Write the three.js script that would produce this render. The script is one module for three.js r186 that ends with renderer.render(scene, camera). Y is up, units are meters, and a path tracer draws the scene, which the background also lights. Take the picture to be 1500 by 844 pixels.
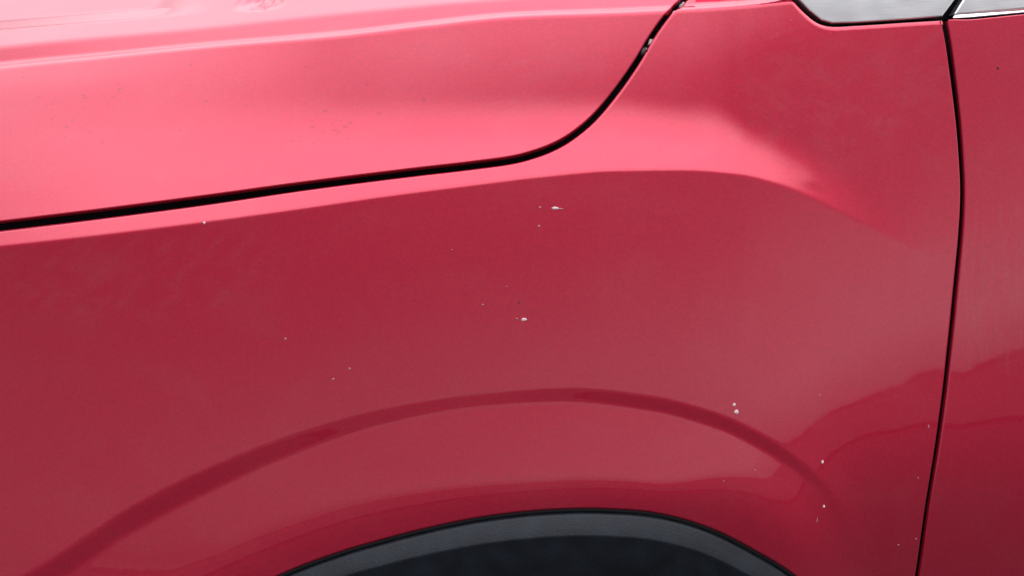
import * as THREE from 'three';
import { mergeGeometries } from 'three/addons/utils/BufferGeometryUtils.js';
import { ImprovedNoise } from 'three/addons/math/ImprovedNoise.js';

// ------------------------------------------------------------------ camera
const scene = new THREE.Scene();
const W = 1500, H = 844, FOV = 36, PITCH = 20 * Math.PI / 180, DIST = 0.65;
const AIM = new THREE.Vector3(0, 0.97, 0);
const camera = new THREE.PerspectiveCamera(FOV, W / H, 0.02, 400);
camera.position.set(0, AIM.y + DIST * Math.sin(PITCH), DIST * Math.cos(PITCH));
camera.lookAt(AIM);
camera.updateMatrixWorld(true);

// ------------------------------------------------------------------ sky, sun, exposure
const noise3 = new ImprovedNoise();
const fbm = (x, y, z, o = 4) => { let a = 0, s = 0.5, f = 1; for (let i = 0; i < o; i++) { a += s * noise3.noise(x * f, y * f, z * f + i * 7.3); s *= 0.5; f *= 2.03; } return a; };
const sstep = (a, b, x) => { const t = Math.min(1, Math.max(0, (x - a) / (b - a))); return t * t * (3 - 2 * t); };
const mixs = (a, b, t) => a + (b - a) * t;
const ZENITH = 3.85;
{
  const w = 1024, h = 512, d = new Float32Array(w * h * 4);
  for (let j = 0; j < h; j++) for (let i = 0; i < w; i++) {
    const el = ((j + 0.5) / h - 0.5) * Math.PI, az = ((i + 0.5) / w - 0.5) * 2 * Math.PI;
    const x = Math.cos(el) * Math.cos(az), y = Math.sin(el), z = Math.cos(el) * Math.sin(az);
    const up = Math.max(0, y);
    // a heavy cloud sheet, bright overhead; below its edge a darker band of thick far cloud, paler again towards the horizon
    const rag = 0.10 * fbm(x * 1.6 + 3, y * 1.6, z * 1.6, 5), e = up + rag + Math.max(0, -z) * 0.42;
    const over = ZENITH * (0.06 + 0.94 * up) * (1 + 0.12 * fbm(x * 3 + 9, y * 3, z * 3));
    const far = mixs(mixs(0.62, 1.02, sstep(-0.005, 0.06, up)), 0.47, sstep(0.06, 0.32, up)) * (1 + 0.6 * x - 0.1) * (1 + 0.12 * fbm(x * 4, y * 12, z * 4 + 5));
    const L = mixs(far, over, sstep(0.48, 0.76, e));
    const o = (j * w + i) * 4;
    d[o] = L * 0.98; d[o + 1] = L; d[o + 2] = L * (1.05 + 0.07 * up); d[o + 3] = 1;
  }
  const t = new THREE.DataTexture(d, w, h, THREE.RGBAFormat, THREE.FloatType);
  t.mapping = THREE.EquirectangularReflectionMapping; t.magFilter = t.minFilter = THREE.LinearFilter; t.needsUpdate = true;
  scene.background = t; scene.environment = t;
}
const sun = new THREE.DirectionalLight(0xfff4e8, 0.5);
sun.position.set(8, 8, 0.2); sun.target.position.set(0, 0.9, 0);
sun.castShadow = true; sun.shadow.radius = 60; sun.shadow.mapSize.set(2048, 2048);
Object.assign(sun.shadow.camera, { left: -3, right: 3, top: 3, bottom: -3, near: 0.5, far: 20 });
scene.add(sun, sun.target);
const renderer = new THREE.WebGLRenderer({ antialias: true });
renderer.toneMapping = THREE.LinearToneMapping;
renderer.toneMappingExposure = 1.0;
renderer.shadowMap.enabled = true;

// ------------------------------------------------------------------ helpers
let seed = 20240611;
const rnd = () => { seed = (seed * 1664525 + 1013904223) >>> 0; return seed / 4294967296; };
const V = (x, y, z) => new THREE.Vector3(x, y, z);
const D2R = Math.PI / 180;
// measuring tool: photograph pixels <-> points of the body, used only to take the car's measurements
const FPX = (H / 2) / Math.tan(FOV / 2 * D2R);
const cx = V(), cy = V(), cz = V(); camera.matrixWorld.extractBasis(cx, cy, cz);
const eye = camera.position;
const rayDir = (px, py) => V().addScaledVector(cx, (px - W / 2) / FPX).addScaledVector(cy, (H / 2 - py) / FPX).addScaledVector(cz, -1);
const onZ = (px, py, z) => { const d = rayDir(px, py); return d.multiplyScalar((z - eye.z) / d.z).add(eye); };
const toPx = (x, y, z) => {
  const dx = x - eye.x, dy = y - eye.y, dz = z - eye.z;
  const a = dx * cx.x + dy * cx.y + dz * cx.z, b = dx * cy.x + dy * cy.y + dz * cy.z, c = -(dx * cz.x + dy * cz.y + dz * cz.z);
  return [W / 2 + FPX * a / c, H / 2 - FPX * b / c];
};
// monotone cubic through measured points
function curve(pts) {
  const n = pts.length, x = pts.map(p => p[0]), y = pts.map(p => p[1]), s = [], m = [];
  for (let i = 0; i < n - 1; i++) s[i] = (y[i + 1] - y[i]) / (x[i + 1] - x[i]);
  m[0] = s[0]; m[n - 1] = s[n - 2];
  for (let i = 1; i < n - 1; i++) m[i] = s[i - 1] * s[i] <= 0 ? 0 : 2 * s[i - 1] * s[i] / (s[i - 1] + s[i]);
  return t => {
    if (t <= x[0]) return y[0] + m[0] * (t - x[0]);
    if (t >= x[n - 1]) return y[n - 1] + m[n - 1] * (t - x[n - 1]);
    let i = 0; while (t > x[i + 1]) i++;
    const h = x[i + 1] - x[i], u = (t - x[i]) / h, u2 = u * u, u3 = u2 * u;
    return (2 * u3 - 3 * u2 + 1) * y[i] + (u3 - 2 * u2 + u) * h * m[i] + (3 * u2 - 2 * u3) * y[i + 1] + (u3 - u2) * h * m[i + 1];
  };
}
// Catmull-Rom through points, resampled at about `step`
function smoothLine(pts, step = 4) {
  const c = new THREE.CatmullRomCurve3(pts.map(p => V(p[0], p[1], p[2] || 0)), false, 'centripetal');
  return c.getSpacedPoints(Math.max(8, Math.round(c.getLength() / step)));
}
function tag(o, label, category, group, kind) {
  if (label) o.userData.label = label;
  if (category) o.userData.category = category;
  if (group) o.userData.group = group;
  if (kind) o.userData.kind = kind;
  return o;
}
const names = {};
function mesh(name, geo, mat, parent) {
  const m = new THREE.Mesh(geo, mat), k = (names[name] = (names[name] ?? -1) + 1);
  m.name = k ? `${name}_${String(k).padStart(3, '0')}` : name;
  m.castShadow = m.receiveShadow = true;
  (parent || scene).add(m);
  return m;
}

// ------------------------------------------------------------------ character lines of the body (x along the car, photograph pixels)
const lineA = curve([[-400, 118], [0, 68], [250, 46], [500, 20], [700, 2], [900, -12], [1300, -40], [1900, -70]]);      // edge of the flat bonnet top
const lineB = curve([[-400, 150], [0, 96], [150, 81], [300, 66], [500, 49], [620, 35], [760, 21], [900, 16], [985, 12], [1080, 6], [1165, -2], [1300, -12], [1900, -40]]); // bonnet crease
const lineS = curve([[-400, 402], [0, 361], [100, 350], [200, 338], [300, 325], [430, 307], [560, 288], [700, 270], [800, 258], [900, 250], [1000, 249], [1080, 255], [1140, 270], [1190, 290], [1260, 325], [1330, 360], [1420, 395], [1900, 440]]); // shoulder edge
const lineH = curve([[-400, 1120], [-100, 940], [70, 842], [200, 757], [330, 692], [450, 644], [560, 611], [700, 587], [830, 579], [950, 591], [1050, 617], [1120, 650], [1170, 683], [1215, 725], [1260, 790], [1330, 930], [1900, 1600]]); // groove over the arch
const gapHood = [[-830, 432], [-600, 403], [-300, 366], [0, 330.5], [150, 312.3], [300, 292.6], [450, 271.4], [600, 252.4], [690, 242], [752, 233.3], [780, 226], [806, 216.5], [833, 202], [867, 175], [900, 137], [933, 90], [955, 53], [980, 19], [1000, 0], [1040, -36], [1100, -88], [1180, -150]];
const gapHoodHalf = curve([[-400, 6.4], [250, 6.3], [500, 5.3], [780, 5], [850, 4.3], [930, 4], [980, 3.4], [1200, 3]]);
const gapDoor = [[1368, -60], [1376, -15], [1383, 25], [1390, 62], [1398, 120], [1405, 180], [1409.5, 240], [1411, 285], [1408.5, 340], [1402, 410], [1393, 500], [1384, 580], [1373, 660], [1360, 740], [1345, 844], [1328, 940], [1308, 1040], [1296, 1100]];
const gapDoorHalf = y => 3.5 - 0.9 * sstep(60, 300, y);
const fenderTop = [[1040, -150], [1110, -75], [1145, -26], [1163, 0], [1180, 19], [1198, 33], [1217, 38.5], [1253, 37.5], [1333, 32.5], [1384, 29.5], [1420, 27]];
const doorTop = [[1360, 31], [1386, 28.5], [1400, 28], [1420, 28], [1500, 20.5], [1620, 9], [1850, -12]];
const archLip = [[90, 1080], [200, 975], [300, 902], [415, 842], [500, 810], [560, 792.5], [620, 777], [700, 760.5], [780, 750.5], [850, 747], [900, 748], [950, 752], [1000, 762.5], [1050, 780], [1110, 811], [1160, 842], [1240, 912], [1310, 1000], [1360, 1085]];
const archCurve = curve(archLip);

// tilt of the outer skin: elevation of its normal in degrees, as read from what each zone mirrors
const T_shelf = curve([[-400, 48], [300, 46], [700, 43], [1000, 41], [1080, 39], [1150, 34], [1220, 27], [1300, 19], [1400, 13.5], [1900, 12]]);   // bonnet flank and shoulder shelf
const T_flank = curve([[-400, 47], [0, 45.5], [200, 42], [380, 35], [520, 29], [700, 24.5], [900, 21.5], [1000, 20], [1150, 17.5], [1300, 16.5], [1450, 14.5], [1900, 14]]); // hollow under the crease
const Y_flank = curve([[-400, 150], [0, 145], [300, 138], [500, 136], [900, 132], [1000, 140], [1100, 105], [1200, 100], [1300, 100], [1900, 100]]);
const Y_shelf = curve([[-400, 260], [0, 230], [300, 248], [500, 236], [700, 228], [900, 218], [1000, 224], [1100, 244], [1190, 279], [1260, 318], [1330, 355], [1420, 390], [1900, 436]]);
const T_side0 = curve([[-400, 20], [0, 20], [500, 18.8], [1000, 16.4], [1200, 14.7], [1400, 13.5], [1500, 12.5], [1900, 10.5]]);   // just under the shoulder edge
const T_side1 = curve([[-400, 23], [0, 22], [250, 20], [500, 17.5], [1000, 15.8], [1160, 15.9], [1230, 15.6], [1300, 15.3], [1380, 13.9], [1450, 12.9], [1900, 10.5]]);   // just over the groove
const T_groove = curve([[-400, 8], [0, 9], [250, 9], [400, 10.4], [560, 12], [700, 12.3], [800, 11], [900, 8.6], [1100, 7], [1180, 8], [1260, 10], [1400, 11], [1900, 10]]);
const T_flare = curve([[-400, 19], [0, 20], [500, 19.5], [900, 18.7], [1080, 17.8], [1150, 16.4], [1200, 13], [1260, 9], [1400, 7], [1900, 7]]);
const T_lip = curve([[-400, 11], [300, 11], [600, 9], [900, 7], [1150, 4], [1400, 3], [1900, 3]]);
function tilt(px, py) {
  const a = lineA(px), b = lineB(px), s = lineS(px), h = lineH(px);
  let t;
  const flank = T_flank(px), shelf = T_shelf(px), yf = Y_flank(px), ys = Math.min(Y_shelf(px), s - 6);
  if (py < b) {                                                     // bonnet top, then the shallow channel before the crease
    t = mixs(mixs(65, 69, sstep(a - 60, a - 8, py)), mixs(42, 50, sstep(0, 500, px)), sstep(a - 5, a + 6, py));
    t = mixs(t, 78, sstep(b - 6, b - 1, py));
    const v = 37 - 0.082 * px; t += 15 * sstep(8, 5, Math.abs(py - v)) * sstep(320, 200, px);
    const k = (px - 378) / 42, w = py - 10 + 0.09 * (px - 378); t += 15 * Math.max(0, 1 - k * k) * sstep(7.5, 3, Math.abs(w) + 4 * noise3.noise(px * 0.09, py * 0.3, 7) + 3 * k * k);   // ripple in the sheet   // shallow press line in the top
  } else if (py < s + 30) {
    t = mixs(78, mixs(52, flank, mixs(0.6, 0.93, sstep(150, 520, px))), sstep(b, b + 8, py));
    t = mixs(t, flank, sstep(b + 6, yf, py));
    t = mixs(t, shelf, sstep(px > 1000 ? mixs(yf, ys - 74, sstep(1000, 1100, px)) : yf, ys, py));
    const w = 3.5 + 3 * sstep(1000, 1300, px);
    t = mixs(t, T_side0(px), sstep(s - w, s + w, py));
  } else t = T_side0(px);
  if (py > s) {
    const gw = 15 + 10 * sstep(700, 200, px);                        // half width of the groove
    t = mixs(t, T_side1(px), sstep(s + 20, h - gw - 20, py));
    t = mixs(t, T_groove(px), sstep(h - gw, h - gw * 0.35, py) * sstep(1290, 1180, px));
    t = mixs(t, T_flare(px), sstep(h + gw * 0.35, h + gw, py));
    const al = px < 90 || px > 1360 ? 1085 : archCurve(px);
    const l = Math.max(al, h + 90);
    t = mixs(t, 0, sstep(570, 880, py) * sstep(1170, 1290, px));                   // the flank tucks in below
    t = mixs(t, T_lip(px), sstep(mixs(h, l, mixs(mixs(0.5, 0.62, sstep(500, 800, px)), 0.25, sstep(950, 1110, px))), l, py));
  }
  t -= 4.5 * Math.exp(-(((px - 1192) / 17) ** 2) - (((py - 273 - (px - 1192) * 0.25) / 7) ** 2));      // small dent at the end of the shoulder
  return t * D2R;
}
// depth of the shoulder edge in plan
const planZ = x => -0.13 * Math.pow(Math.max(0, 0.15 - x), 2) - 0.09 * Math.pow(Math.max(0, x - 0.15), 2);

// ------------------------------------------------------------------ the skin as a table of world points
const cols = []; for (let x = -800; x < -60; x += 10) cols.push(x); for (let x = -60; x < 1560; x += 3) cols.push(x); for (let x = 1560; x <= 1850; x += 10) cols.push(x);
const NI = cols.length;
const rows = []; for (let y = -130; y < 400; y += 2) rows.push(y); for (let y = 400; y <= 1080; y += 3) rows.push(y);
const NJ = rows.length;
const SX = new Float64Array(NI), SY = new Float64Array(NI * NJ), SZ = new Float64Array(NI * NJ), SP = new Float64Array(NI * NJ);
for (let i = 0; i < NI; i++) {
  const px0 = cols[i], py0 = lineS(px0);
  let p = onZ(px0, py0, 0); for (let k = 0; k < 6; k++) p = onZ(px0, py0, planZ(p.x));
  const X = p.x; SX[i] = X;
  for (const dir of [-1, 1]) {
    let y = p.y, z = p.z, q = py0, qx = px0, guard = 0;
    let j = dir < 0 ? rows.findLastIndex(r => r <= py0) : rows.findIndex(r => r > py0);
    while (j >= 0 && j < NJ && guard++ < 40000) {
      // walk along the section until the wanted pixel row is met
      const want = rows[j], stepPx = Math.min(0.4, Math.abs(want - q)) * dir;
      const t0 = tilt(qx, q + stepPx / 2);
      const ty = Math.cos(t0) * -dir, tz = Math.sin(t0) * dir;
      const e = 1e-5, r = toPx(X, y + ty * e, z + tz * e)[1];
      const per = (r - q) / e * dir;                                  // pixels per metre along the section
      let ds = Math.abs(stepPx) / Math.max(per, 60);
      y += ty * ds; z += tz * ds;
      [qx, q] = toPx(X, y, z);
      if ((want - q) * dir < 0.02) { SY[i * NJ + j] = y; SZ[i * NJ + j] = z; SP[i * NJ + j] = qx; j += dir; }
    }
    if (guard >= 40000) throw new Error('section walk stuck');
  }
}
const SN = new Float32Array(NI * NJ * 3);
for (let i = 0; i < NI; i++) for (let j = 0; j < NJ; j++) {
  const i0 = Math.max(0, i - 1), i1 = Math.min(NI - 1, i + 1), j0 = Math.max(0, j - 1), j1 = Math.min(NJ - 1, j + 1);
  const a = V(SX[i1] - SX[i0], SY[i1 * NJ + j] - SY[i0 * NJ + j], SZ[i1 * NJ + j] - SZ[i0 * NJ + j]);
  const b = V(0, SY[i * NJ + j1] - SY[i * NJ + j0], SZ[i * NJ + j1] - SZ[i * NJ + j0]);
  const n = b.cross(a).normalize();
  // slight waviness of pressed sheet and orange peel of the lacquer
  const X = SX[i], Y = SY[i * NJ + j] - SZ[i * NJ + j];
  n.x += 0.0016 * noise3.noise(X * 190, Y * 190, 1) + 0.0014 * noise3.noise(X * 17, Y * 17, 2);
  n.y += 0.0016 * noise3.noise(X * 190, Y * 190, 5) + 0.0014 * noise3.noise(X * 17, Y * 17, 6);
  n.normalize();
  SN.set([n.x, n.y, n.z], (i * NJ + j) * 3);
}
// point and normal of the skin seen at a pixel
function skin(px, py) {
  py = Math.min(rows[NJ - 1] - 0.01, Math.max(rows[0], py));
  let j = py < 398 ? Math.floor((py + 130) / 2) : Math.min(NJ - 2, rows.findLastIndex(r => r <= py));
  const v = (py - rows[j]) / (rows[j + 1] - rows[j]);
  const at = i => SP[i * NJ + j] * (1 - v) + SP[i * NJ + j + 1] * v;
  let lo = 0, hi = NI - 1; while (hi - lo > 1) { const m = (lo + hi) >> 1; if (at(m) <= px) lo = m; else hi = m; }
  const u = Math.min(1.2, Math.max(-0.2, (px - at(lo)) / (at(hi) - at(lo))));
  const f = (A, k = 1, o = 0) => (A[(lo * NJ + j) * k + o] * (1 - v) + A[(lo * NJ + j + 1) * k + o] * v) * (1 - u) + (A[(hi * NJ + j) * k + o] * (1 - v) + A[(hi * NJ + j + 1) * k + o] * v) * u;
  return { p: V(SX[lo] * (1 - u) + SX[hi] * u, f(SY), f(SZ)), n: V(f(SN, 3, 0), f(SN, 3, 1), f(SN, 3, 2)).normalize() };
}

// signed distance in pixels to a line; positive on the left of its direction of travel (y down)
function signedTo(line) {
  const n = line.length;
  return (x, y) => {
    let best = 1e9, sg = 1, at = 0;
    for (let i = 0; i < n - 1; i++) {
      const ax = line[i].x, ay = line[i].y, bx = line[i + 1].x - ax, by = line[i + 1].y - ay, l2 = bx * bx + by * by;
      const u = ((x - ax) * bx + (y - ay) * by) / l2, t = Math.min(1, Math.max(0, u));
      const ex = x - ax - bx * t, ey = y - ay - by * t, d = ex * ex + ey * ey;
      if (d < best - 1e-9) { best = d; const uu = i === 0 ? Math.min(1, u) : i === n - 2 ? Math.max(0, u) : t; sg = Math.sign(bx * (y - ay) - by * (x - ax)); at = i; }
    }
    return [-sg * Math.sqrt(best), at];
  };
}
const LH = smoothLine(gapHood, 3), LD = smoothLine(gapDoor, 3), LF = smoothLine(fenderTop, 3), LT = smoothLine(doorTop, 3), LA = smoothLine(archLip, 3);
const dH = signedTo(LH), dD = signedTo(LD), dF = signedTo(LF), dT = signedTo(LT), dA = signedTo(LA);
// a line moved sideways by `off(point)` pixels, positive to its left
function offset(line, off) {
  return line.map((p, i) => {
    const a = line[Math.max(0, i - 1)], b = line[Math.min(line.length - 1, i + 1)], l = Math.hypot(b.x - a.x, b.y - a.y);
    const o = off(p); return V(p.x + (b.y - a.y) / l * o, p.y - (b.x - a.x) / l * o, 0);
  });
}
const ROLL = 5;   // width of a rolled panel edge in pixels

// a panel: every cell of the skin inside all the given fields (each field >= 0 inside), cut along them
function panel(keep, fields) {
  const pos = [], nor = [], uv = [], idx = [], at = new Int32Array(NI * NJ).fill(-1);
  const val = fields.map(f => { const a = new Float32Array(NI * NJ); for (let i = 0; i < NI; i++) for (let j = 0; j < NJ; j++) { const x = SP[i * NJ + j], y = rows[j]; a[i * NJ + j] = keep(x, y) ? f(x, y) : -50; } return a; });
  const put = (p, n) => { pos.push(p[0], p[1], p[2]); nor.push(n[0], n[1], n[2]); uv.push((p[0] - UV.u0) / UV.du, (p[1] - p[2] - UV.v0) / UV.dv); return pos.length / 3 - 1; };
  const vert = k => at[k] >= 0 ? at[k] : (at[k] = put([SX[Math.floor(k / NJ)], SY[k], SZ[k]], [SN[3 * k], SN[3 * k + 1], SN[3 * k + 2]]));
  for (let i = 0; i < NI - 1; i++) for (let j = 0; j < NJ - 1; j++) {
    const ks = [i * NJ + j, i * NJ + j + 1, (i + 1) * NJ + j + 1, (i + 1) * NJ + j];
    let all = true, none = false;
    for (const a of val) { let c = 0; for (const k of ks) if (a[k] >= 0) c++; if (c < 4) all = false; if (!c) none = true; }
    if (none) continue;
    if (all) { const [a, b, c, d] = ks.map(vert); idx.push(a, b, c, a, c, d); continue; }
    let poly = ks.map(k => ({ p: [SX[Math.floor(k / NJ)], SY[k], SZ[k]], n: [SN[3 * k], SN[3 * k + 1], SN[3 * k + 2]], f: val.map(a => a[k]) }));
    val.forEach((_, m) => {
      const out = [];
      for (let q = 0; q < poly.length; q++) {
        const A = poly[q], B = poly[(q + 1) % poly.length];
        if (A.f[m] >= 0) out.push(A);
        if ((A.f[m] >= 0) !== (B.f[m] >= 0)) { const t = A.f[m] / (A.f[m] - B.f[m]), l = (x, y) => x.map((e, o) => e + (y[o] - e) * t); out.push({ p: l(A.p, B.p), n: l(A.n, B.n), f: l(A.f, B.f) }); }
      }
      poly = out;
    });
    if (poly.length < 3) continue;
    const v = poly.map(q => put(q.p, q.n));
    for (let q = 1; q < v.length - 1; q++) idx.push(v[0], v[q], v[q + 1]);
  }
  return geo(pos, nor, uv, idx);
}
function geo(pos, nor, uv, idx) {
  for (let t = 0; t < idx.length; t += 3) {                       // wind every face towards its normals
    const [a, b, c] = [idx[t] * 3, idx[t + 1] * 3, idx[t + 2] * 3], u = [0, 1, 2].map(o => pos[b + o] - pos[a + o]), v = [0, 1, 2].map(o => pos[c + o] - pos[a + o]);
    const f = (u[1] * v[2] - u[2] * v[1]) * nor[a] + (u[2] * v[0] - u[0] * v[2]) * nor[a + 1] + (u[0] * v[1] - u[1] * v[0]) * nor[a + 2];
    if (f < 0) { const k = idx[t + 1]; idx[t + 1] = idx[t + 2]; idx[t + 2] = k; }
  }
  const g = new THREE.BufferGeometry();
  g.setAttribute('position', new THREE.Float32BufferAttribute(pos, 3));
  g.setAttribute('normal', new THREE.Float32BufferAttribute(nor, 3));
  g.setAttribute('uv', new THREE.Float32BufferAttribute(uv, 2));
  g.setIndex(idx);
  return g;
}
// the rolled edge of a panel: from `inner` line over a round into the gap along `edge` line, then straight down
function rolledEdge(inner, edge, deep = 0.0025, bump = 0.0022, turn = 90) {
  const pos = [], nor = [], uv = [], idx = [], K = 8, n = inner.length;
  for (let i = 0; i < n; i++) {
    const a = skin(inner[i].x, inner[i].y), e = skin(edge[i].x, edge[i].y), m = e.p.clone().sub(a.p), w = m.length(); m.normalize();
    const R = Math.min(bump, w * 1.2);
    for (let k = 0; k <= K + 1; k++) {
      const ph = Math.min(1, k / K) * turn * D2R;
      const p = a.p.clone().addScaledVector(m, w * Math.sin(ph) / Math.sin(turn * D2R)).addScaledVector(a.n, -R * (1 - Math.cos(ph)) - (k > K ? deep : 0));
      const q = a.n.clone().multiplyScalar(Math.cos(ph)).addScaledVector(m, Math.sin(ph)).normalize();
      pos.push(p.x, p.y, p.z); nor.push(q.x, q.y, q.z); uv.push((p.x - UV.u0) / UV.du, (p.y - p.z - UV.v0) / UV.dv);
      if (i < n - 1 && k <= K) { const o = i * (K + 2) + k; idx.push(o, o + 1, o + K + 3, o, o + K + 3, o + K + 2); }
    }
  }
  return geo(pos, nor, uv, idx);
}
const inRange = (line, f) => line.filter(f);

// ------------------------------------------------------------------ materials
function fieldTexture(n, m, fn, srgb, rep) {
  const d = new Uint8Array(n * m * 4);
  for (let j = 0; j < m; j++) for (let i = 0; i < n; i++) { const c = fn(i / n, j / m); d.set([c[0], c[1], c[2], 255], (j * n + i) * 4); }
  const t = new THREE.DataTexture(d, n, m); t.wrapS = t.wrapT = THREE.RepeatWrapping; t.magFilter = THREE.LinearFilter; t.minFilter = THREE.LinearMipmapLinearFilter; t.generateMipmaps = true;
  if (srgb) t.colorSpace = THREE.SRGBColorSpace; if (rep) t.repeat.set(...rep); t.needsUpdate = true; return t;
}
// paint: metal flake grain and a thin uneven film of dust, laid out in metres over the flank
const UV = { u0: -0.75, v0: 0.5, du: 1.5, dv: 1.1 };
function paintMaps() {
  const n = 2048, m = 1502, dust = new Float32Array(n * m);
  const spot = (px, py) => { const p = skin(px, py).p; return [(p.x - UV.u0) / UV.du * n, (p.y - p.z - UV.v0) / UV.dv * m]; };
  const stroke = (px, py, dx, dy, len, wid, amt) => {           // a wiped streak, lengths in pixels of the photograph
    const [x0, y0] = spot(px, py), [x1, y1] = spot(px + dx * len, py + dy * len), r = wid * 0.68, N = Math.ceil(Math.hypot(x1 - x0, y1 - y0)) + 1, bend = (rnd() - 0.5) * 5;
    for (let k = 0; k < N; k++) {
      const t = k / N, cx_ = x0 + (x1 - x0) * t, cy_ = y0 + (y1 - y0) * t + bend * t * (1 - t), a = amt * Math.sin(Math.PI * t) * (0.5 + 0.7 * Math.abs(noise3.noise(cx_ * 0.13, cy_ * 0.13, 4)));
      for (let y = Math.max(0, Math.floor(cy_ - r)); y <= Math.min(m - 1, cy_ + r); y++) for (let x = Math.max(0, Math.floor(cx_ - r)); x <= Math.min(n - 1, cx_ + r); x++) {
        const q = 1 - Math.hypot(x - cx_, y - cy_) / (r + 0.5); if (q > 0) dust[y * n + x] = Math.max(dust[y * n + x], a * q);
      }
    }
  };
  for (let k = 0; k < 70; k++) stroke(1060 + 300 * rnd(), 60 + 160 * rnd(), 0.8, -1.1 + 1.9 * rnd(), 20 + 60 * rnd(), 4 + 12 * rnd(), 0.12 + 0.15 * rnd());
  for (let k = 0; k < 60; k++) stroke(10 + 330 * rnd(), 370 + 90 * rnd(), 0.8, -1.2 + 1.7 * rnd(), 20 + 50 * rnd(), 4 + 14 * rnd(), 0.12 + 0.15 * rnd());
  for (let k = 0; k < 80; k++) stroke(1410 + 120 * rnd(), 290 + 210 * rnd(), 0.06 * (rnd() - 0.5), 1, 20 + 60 * rnd(), 1.5 + 3 * rnd(), 0.16 + 0.18 * rnd());
  for (let k = 0; k < 40; k++) stroke(650 + 240 * rnd(), 80 + 90 * rnd(), 0.9, -0.3 + 0.5 * rnd(), 20 + 60 * rnd(), 2 + 6 * rnd(), 0.09 + 0.12 * rnd());
  const spots = [];
  for (let k = 0; k < 60; k++) { const c = k % 3; const [x, y] = c === 0 ? spot(20 + 190 * rnd(), 100 + 125 * rnd()) : c === 1 ? spot(425 + 90 * rnd(), 175 + 40 * rnd()) : spot(700 * rnd(), 90 + 120 * rnd()); spots.push([x, y, 0.8 + 1.8 * rnd()]); }
  const film = new Float32Array(n * m), mark = new Float32Array(n * m);
  for (const [x0, y0, r] of spots) for (let y = Math.floor(y0 - 4); y <= y0 + 4; y++) for (let x = Math.floor(x0 - 4); x <= x0 + 4; x++) if (x >= 0 && y >= 0 && x < n && y < m) mark[y * n + x] = Math.max(mark[y * n + x], sstep(r + 1, r - 0.5, Math.hypot(x - x0, (y - y0) * 1.3)));
  const col = new Uint8Array(n * m * 4), rough = new Uint8Array(n * m * 4);
  const enc = v => Math.round(255 * Math.min(1, v <= 0.0031308 ? 12.92 * v : 1.055 * Math.pow(v, 1 / 2.4) - 0.055));
  for (let y = 0; y < m; y++) for (let x = 0; x < n; x++) {
    const k = y * n + x, g = 1 + 0.16 * (rnd() + rnd() - 1) + 0.07 * noise3.noise(x * 0.21, y * 0.21, 1);
    const f = 0.010 + 0.055 * Math.max(0, noise3.noise(x * 0.011, y * 0.017, 2) + 0.5 * noise3.noise(x * 0.05, y * 0.03, 3)) + dust[k] * 0.42;
    const dk = 1 - 0.28 * mark[k], o = k * 4;
    col[o] = enc((0.46 * (1 - f) + 0.34 * f) * g * dk); col[o + 1] = enc((0.0105 * (1 - f) + 0.27 * f * 0.55) * g * dk); col[o + 2] = enc((0.038 * (1 - f) + 0.27 * f * 0.55) * g * dk); col[o + 3] = 255;
    const r = 255 * Math.min(1, 0.25 + 2.2 * f + 0.5 * mark[k]); rough.set([r, r, r, 255], o);
  }
  const mk = (d, srgb) => { const t = new THREE.DataTexture(d, n, m); t.magFilter = THREE.LinearFilter; t.minFilter = THREE.LinearMipmapLinearFilter; t.generateMipmaps = true; if (srgb) t.colorSpace = THREE.SRGBColorSpace; t.needsUpdate = true; return t; };
  return [mk(col, true), mk(rough, false)];
}
const [paintColor, paintRough] = paintMaps();
const paint = new THREE.MeshPhysicalMaterial({ map: paintColor, metalness: 0.62, roughness: 0.41, specularIntensity: 0, clearcoat: 1, clearcoatRoughness: 0.1, clearcoatRoughnessMap: paintRough, side: THREE.DoubleSide });
const blackRubber = new THREE.MeshPhysicalMaterial({ specularIntensity: 0.25, color: new THREE.Color().setRGB(0.006, 0.006, 0.007), roughness: 0.8, side: THREE.DoubleSide });
const darkInside = new THREE.MeshStandardMaterial({ color: new THREE.Color().setRGB(0.006, 0.005, 0.006), roughness: 0.95, side: THREE.DoubleSide });
const grainTex = srgb => {
  const n = 512, d = new Uint8Array(n * n * 4);
  for (let y = 0; y < n; y++) for (let x = 0; x < n; x++) {
    const c = noise3.noise(x * 0.31, y * 0.31, 11) * 0.6 + noise3.noise(x * 0.12, y * 0.12, 12) * 0.4, w = noise3.noise(x * 0.02, y * 0.02, 13);
    let v = srgb ? 150 + 40 * w + 25 * c : 128 + 110 * c; if (srgb && rnd() < 0.0012) v = 255;
    d.set([v, v, v, 255], (y * n + x) * 4);
  }
  const t = new THREE.DataTexture(d, n, n); t.wrapS = t.wrapT = THREE.RepeatWrapping; t.magFilter = THREE.LinearFilter; t.minFilter = THREE.LinearMipmapLinearFilter; t.generateMipmaps = true;
  if (srgb) t.colorSpace = THREE.SRGBColorSpace; t.repeat.set(6, 6); t.needsUpdate = true; return t;
};
const plastic = new THREE.MeshPhysicalMaterial({ color: new THREE.Color().setRGB(0.019, 0.025, 0.036), map: grainTex(true), bumpMap: grainTex(false), bumpScale: 0.00025, roughness: 0.5, specularIntensity: 0.52, side: THREE.DoubleSide });
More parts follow.
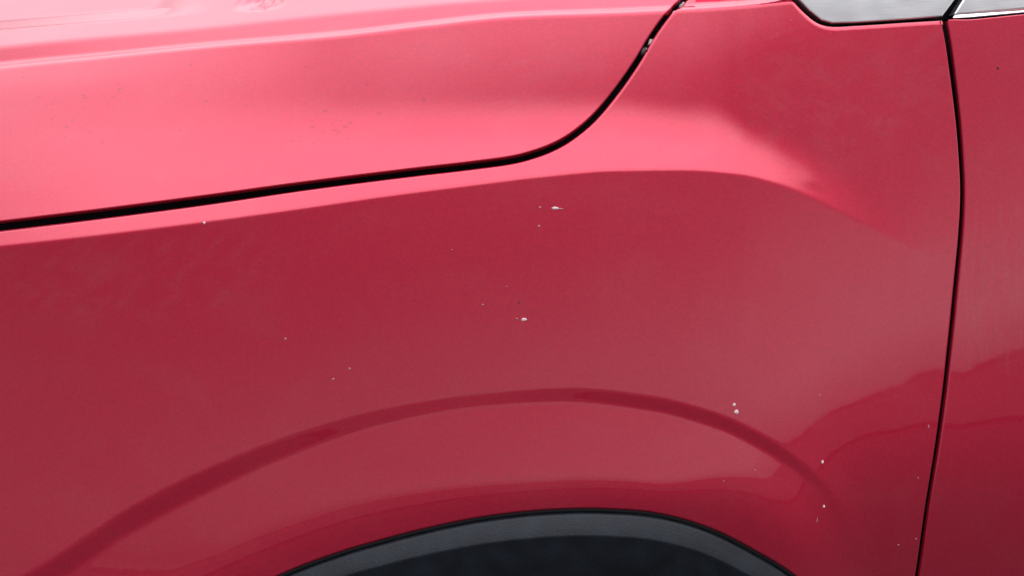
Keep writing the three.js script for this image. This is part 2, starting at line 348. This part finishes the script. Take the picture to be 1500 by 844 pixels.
const satinTex = (() => {
  const n = 512, d = new Uint8Array(n * n * 4);
  for (let y = 0; y < n; y++) for (let x = 0; x < n; x++) { let v = 226 + 22 * noise3.noise(x * 0.012, y * 0.02, 21) + 12 * noise3.noise(x * 0.02, y * 0.5, 22) + 8 * (rnd() - 0.5); if (rnd() < 0.0006) v = 255; d.set([v, v, v, 255], (y * n + x) * 4); }
  const t = new THREE.DataTexture(d, n, n); t.wrapS = t.wrapT = THREE.RepeatWrapping; t.magFilter = THREE.LinearFilter; t.minFilter = THREE.LinearMipmapLinearFilter; t.generateMipmaps = true; t.colorSpace = THREE.SRGBColorSpace; t.repeat.set(7, 7); t.needsUpdate = true; return t;
})();
const satin = new THREE.MeshStandardMaterial({ color: new THREE.Color().setRGB(0.98, 0.945, 0.92), map: satinTex, metalness: 0.9, roughness: 0.3, side: THREE.DoubleSide });
const chrome = new THREE.MeshStandardMaterial({ color: new THREE.Color().setRGB(0.85, 0.85, 0.86), metalness: 1, roughness: 0.15, side: THREE.DoubleSide });

// ------------------------------------------------------------------ the ground
const asphalt = new THREE.MeshStandardMaterial({ color: new THREE.Color().setRGB(0.03, 0.03, 0.032), roughness: 0.9 });
{
  const g = new THREE.PlaneGeometry(600, 600); g.rotateX(-Math.PI / 2);
  tag(mesh('ground', g, asphalt), 'grey asphalt ground under the red car', null, null, 'structure');
  const k = new THREE.BoxGeometry(160, 0.12, 60); k.translate(0, 0.06, 36.5); k.rotateY(-0.05);
  tag(mesh('pavement', k, new THREE.MeshStandardMaterial({ color: new THREE.Color().setRGB(0.07, 0.068, 0.066), roughness: 0.9 })), 'grey pavement behind a kerb across from the car', null, null, 'structure');
}

// ------------------------------------------------------------------ the car
const car = new THREE.Group(); car.name = 'parked_car'; scene.add(car);
tag(car, 'glossy metallic red car with a chipped front wing over a black wheel arch', 'car');

// bonnet
{
  const half = p => gapHoodHalf(p.x);
  const g = panel((x, y) => x < 1200, [(x, y) => { const [d, i] = dH(x, y); return d - gapHoodHalf(LH[i].x) - 2; }]);
  const r = rolledEdge(offset(LH, p => half(p) + 2), offset(LH, half), 0.0025, 0.0008);
  mesh('bonnet', mergeGeometries([g, r]), paint, car);
}
// front wing
let wing;
{
  const g = panel(() => true, [
    (x, y) => { const [d, i] = dH(x, y); return -d - gapHoodHalf(LH[i].x) - ROLL; },
    (x, y) => { const [d, i] = dD(x, y); return -d - gapDoorHalf(LD[i].y) - ROLL * 0.7; },
    (x, y) => x < 1030 ? 50 : -dF(x, y)[0] - 7,
    (x, y) => x < 85 || x > 1365 || y < 700 ? 50 : dA(x, y)[0] - ROLL,
  ]);
  const parts = [g];
  const hh = LH.filter(p => p.y > -125 && p.x > -795);
  parts.push(rolledEdge(offset(hh, p => -gapHoodHalf(p.x) - ROLL), offset(hh, p => -gapHoodHalf(p.x)), 0.0025, 0.0022, 60));
  const dd = LD.filter(p => p.y > 28);
  parts.push(rolledEdge(offset(dd, p => -gapDoorHalf(p.y) - ROLL * 0.7), offset(dd, p => -gapDoorHalf(p.y))));
  const ff = LF.filter(p => p.y > -125 && p.x < 1382);
  parts.push(rolledEdge(offset(ff, () => -7), ff, 0.004, 0.004, 48));
  const aa = LA.filter(p => p.y < 1075);
  parts.push(rolledEdge(offset(aa, () => ROLL), aa));
  wing = mesh('front_wing', mergeGeometries(parts), paint, car);
}
// front door
let door;
{
  const g = panel((x, y) => x > 1250, [
    (x, y) => { const [d, i] = dD(x, y); return d - gapDoorHalf(LD[i].y) - 2.2; },
    (x, y) => -dT(x, y)[0] - 2,
  ]);
  const dd = LD.filter(p => p.y > 29), tt = LT.filter(p => p.x > 1388 && p.x < 1825);
  door = mesh('front_door', mergeGeometries([g,
    rolledEdge(offset(dd, p => gapDoorHalf(p.y) + 2.2), offset(dd, p => gapDoorHalf(p.y)), 0.002, 0.001),
    rolledEdge(offset(tt, () => -2), tt)]), paint, car);
}
// the dark structure behind the gaps
{
  const pos = [], nor = [], uv = [], idx = [], S = 6, T = 6, ni = Math.floor((NI - 1) / S) + 1, nj = Math.floor((NJ - 1) / T) + 1;
  const ok = [];
  for (let i = 0; i < ni; i++) for (let j = 0; j < nj; j++) {
    const k = i * S * NJ + j * T; ok.push(!(rows[j * T] > 700 && SP[k] > 85 && SP[k] < 1365 && dA(SP[k], rows[j * T])[0] < 0));
    pos.push(SX[i * S] - SN[3 * k] * 0.016, SY[k] - SN[3 * k + 1] * 0.016, SZ[k] - SN[3 * k + 2] * 0.016);
    nor.push(SN[3 * k], SN[3 * k + 1], SN[3 * k + 2]); uv.push(0, 0);
  }
  for (let i = 0; i < ni - 1; i++) for (let j = 0; j < nj - 1; j++) {
    const a = i * nj + j, q = [a, a + 1, a + nj + 1, a + nj];
    if (q.every(k => ok[k])) idx.push(q[0], q[1], q[2], q[0], q[2], q[3]);
  }
  mesh('inner_structure', geo(pos, nor, uv, idx), darkInside, car);
}
// wheel arch cladding: an upward chamfer, then the dark face, then the return into the wheel well
{
  const line = LA.filter(p => p.y < 1078 && p.y > 0);
  const top = offset(line, () => -3.2), low = offset(line, p => -30 + 2 * sstep(800, 1050, Math.abs(p.x - 850) + 700));
  const prof = [];
  const pos = [], nor = [], uv = [], idx = []; let n = 0;
  const sect = (i) => {
    const a = skin(top[i].x, top[i].y), b = skin(low[i].x, low[i].y);
    const dn = b.p.clone().sub(a.p).normalize();
    const out = a.n;
    const A = a.p.clone();
    const P = (d, o) => A.clone().addScaledVector(dn, d).addScaledVector(out, o);
    const w = b.p.distanceTo(a.p);
    return [P(-0.001, -0.012), P(0.0006, -0.003), P(0.0014, 0.0002), P(0.0019, 0.001), P(0.0027, 0.0018), P(w * 0.6, 0.0062), P(w - 0.0014, 0.0088), P(w - 0.0004, 0.0092), P(w + 0.0008, 0.009), P(w + 0.012, 0.0072), P(w + 0.034, 0.004), P(w + 0.038, 0.0), P(w + 0.040, -0.006), P(w + 0.040, -0.05)];
  };
  const N = line.length, K = sect(0).length; let along = 0;
  for (let i = 0; i < N; i++) { let run = 0, last = null; sect(i).forEach(p => { if (last) run += p.distanceTo(last); else if (i) along += 0.0015; last = p; pos.push(p.x, p.y, p.z); uv.push(along, run); }); }
  for (let i = 0; i < N - 1; i++) for (let k = 0; k < K - 1; k++) { const o = i * K + k; idx.push(o, o + 1, o + K + 1, o, o + K + 1, o + K); }
  const g = new THREE.BufferGeometry(); g.setAttribute('position', new THREE.Float32BufferAttribute(pos, 3)); g.setAttribute('uv', new THREE.Float32BufferAttribute(uv, 2)); g.setIndex(idx); g.computeVertexNormals();
  mesh('wheel_arch_cladding', g, plastic, car);
  const bead = new THREE.CatmullRomCurve3(offset(line, () => -1.6).filter((_, i) => i % 4 === 0).map(p => { const s = skin(p.x, p.y); return s.p.addScaledVector(s.n, -0.0017); }));
  mesh('rubber_seal', new THREE.TubeGeometry(bead, 260, 0.0015, 8), blackRubber, car);
}
// bright moulding under the windows
function plate(name, pts, mat, parent, { sink = 0.004, lean = 12, depth = 0.006, bevel = 0.0012 } = {}) {
  const right = parent !== car, a = right ? skin(1402, 32).p : skin(1200, 42).p, b = right ? skin(1520, 26).p : skin(1378, 36).p, th = lean * D2R;
  const o = a.clone().add(b).multiplyScalar(0.5).addScaledVector(V(0, 0, 1), -sink), ex = b.sub(a).normalize();
  const n = V(0, Math.sin(th), Math.cos(th)); n.addScaledVector(ex, -n.dot(ex)).normalize();
  const ey = n.clone().cross(ex);
  const q = pts.map(([x, y]) => { const d = rayDir(x, y), t = o.clone().sub(eye).dot(n) / d.dot(n), p = d.multiplyScalar(t).add(eye).sub(o); return new THREE.Vector2(p.dot(ex), p.dot(ey)); });
  const g = new THREE.ExtrudeGeometry(new THREE.Shape(q), { depth, bevelEnabled: true, bevelThickness: bevel, bevelSize: bevel, bevelOffset: -bevel, bevelSegments: 3, steps: 1 });
  g.translate(0, 0, -depth - bevel);
  g.applyMatrix4(new THREE.Matrix4().makeBasis(ex, ey, n).setPosition(o));
  return mesh(name, g, mat, parent);
}
plate('window_trim', [[1128, -60], [1150, -30], [1170, -1], [1186, 16], [1203, 29.5], [1219, 34.2], [1252, 33.4], [1333, 28.3], [1381, 24.3], [1399, 0], [1420, -30], [1436, -60]], satin, car);
plate('window_trim', [[1411, 0], [1398, 21], [1500, 13], [1640, 2], [1640, -60], [1450, -60]], satin, door);
plate('trim_strip', [[1399, 21], [1395.5, 26.3], [1420, 25.3], [1500, 17.8], [1640, 5], [1640, 1], [1500, 12.5]], chrome, door, { sink: 0.002, lean: 40, bevel: 0.0006 });
plate('rubber_seal', [[1040, -150], [1120, -60], [1150, -22], [1163, -2], [1180, 18], [1198, 33], [1217, 38], [1300, 35], [1384, 30], [1396, 28], [1500, 20], [1640, 8], [1640, -70]], blackRubber, car, { sink: 0.016, lean: 12, depth: 0.004, bevel: 0.0005 });

// stone chips: bare primer showing where the paint is gone, each a thin ragged flake of its own
const primer = new THREE.MeshStandardMaterial({ color: new THREE.Color().setRGB(0.6, 0.47, 0.45), roughness: 0.8, side: THREE.DoubleSide });
const primerThin = new THREE.MeshStandardMaterial({ color: new THREE.Color().setRGB(0.38, 0.14, 0.15), roughness: 0.8, side: THREE.DoubleSide });
const darkChip = new THREE.MeshStandardMaterial({ color: new THREE.Color().setRGB(0.12, 0.004, 0.012), roughness: 0.6, side: THREE.DoubleSide });
function chip(px, py, w, h, mat, parent, turn = 0) {
  const s = skin(px, py), n = s.n, ex = V(1, 0, 0).addScaledVector(n, -n.x).normalize(), ey = n.clone().cross(ex), K = 11;
  const m = s.p.distanceTo(skin(px + 10, py).p) / 10, c = Math.cos(turn), q = Math.sin(turn);
  w *= 0.85; h *= 0.85;
  const pos = [], idx = [], lift = 0.00035, P = (a, b, o) => { const p = s.p.clone().addScaledVector(ex, (a * c - b * q) * m).addScaledVector(ey, (a * q + b * c) * m).addScaledVector(n, o); pos.push(p.x, p.y, p.z); };
  P(0, 0, lift);
  for (const [k0, o] of [[0.8, lift * 0.9], [1, -0.0001]]) for (let k = 0; k < K; k++) { const a = k / K * 6.283, r = k0 * (0.8 + 0.35 * Math.abs(noise3.noise(px + k * 0.9, py, 2.5) * 1.6)); P(Math.cos(a) * w / 2 * r, Math.sin(a) * h / 2 * r, o); }
  for (let k = 0; k < K; k++) { const d = (k + 1) % K; idx.push(0, 1 + k, 1 + d, 1 + k, 1 + K + k, 1 + K + d, 1 + k, 1 + K + d, 1 + d); }
  const g = new THREE.BufferGeometry(); g.setAttribute('position', new THREE.Float32BufferAttribute(pos, 3)); g.setIndex(idx); g.computeVertexNormals();
  return mesh('paint_chip', g, mat, parent);
}
for (const [x, y, w, h, t = 0] of [[813, 305, 14, 5, -0.05], [768, 468, 10.5, 6.5], [1075.5, 593, 6.5, 6.5], [1079, 603.5, 8, 8], [1205, 677, 4.6, 6], [1207, 742, 4, 5], [299, 326.5, 5, 4.5]]) chip(x, y, w, h, primer, wing, t);
for (const [x, y, w, h, t = 0] of [[821, 306, 10, 3, -0.06], [791, 304, 5, 4.5], [789.5, 331.5, 5, 5, 0.8], [757, 467, 4, 3.5], [707, 446.5, 4, 4], [418, 496.5, 4, 5], [488, 555.5, 6, 3.5, 0.4], [512, 540, 4, 5], [1106, 689, 2.8, 3.6], [1201, 579, 3, 3], [1360.5, 625, 2.6, 6], [1345, 700.5, 2.2, 3.4], [1316, 798.5, 3.4, 3], [1342, 789.5, 3, 2.8], [1197, 762, 1.4, 9, -0.12], [1060, 705, 2.6, 2.6], [662, 366, 2.6, 2.6], [742, 420, 2.4, 2.4], [1158, 30, 2.6, 3]]) chip(x, y, w, h, primerThin, wing, t);
chip(1462, 99, 5, 7, darkChip, door, 0.5);
chip(760, 443, 4, 4, darkChip, wing);

// crumbs caught in the bonnet gap
const crumbMat = [[0.4, 0.34, 0.3], [0.09, 0.075, 0.07], [0.36, 0.33, 0.34]].map(c => new THREE.MeshStandardMaterial({ color: new THREE.Color().setRGB(...c), roughness: 0.9 }));
[[953.5, 60, 6.5, 10, 0, 'pale crumb of dirt wedged in the black gap between bonnet and wing'],
  [944, 72.5, 7, 13, 1, 'dark grey crumb of dirt in the bonnet gap, lowest of the caught bits'],
  [988, 13.5, 6, 9, 2, 'light scrap of debris in the bonnet gap where it crosses the crease'],
  [1000, 3.5, 7, 12, 2, 'pale sliver of debris in the bonnet gap at its topmost end']].forEach(([x, y, w, h, m, label], i) => {
  const s = skin(x, y), sc = 0.0005, g = new THREE.IcosahedronGeometry(1, 3), a = g.attributes.position;
  for (let k = 0; k < a.count; k++) { const p = V().fromBufferAttribute(a, k), f = 1 + 0.55 * noise3.noise(p.x * 1.3 + i * 5, p.y * 1.3, p.z * 1.3) + 0.2 * noise3.noise(p.x * 4 + i, p.y * 4, p.z * 4); a.setXYZ(k, p.x * f * w * sc / 2, p.y * f * h * sc / 2, p.z * f * 0.003); }
  g.computeVertexNormals();
  const o = mesh('debris_crumb', g, crumbMat[m]);
  o.position.copy(s.p).addScaledVector(s.n, -0.0035); o.rotation.z = -0.62;
  tag(o, label, 'debris', 'crumbs caught in the bonnet gap');
});

camera.far = 400; camera.updateProjectionMatrix();
renderer.render(scene, camera);
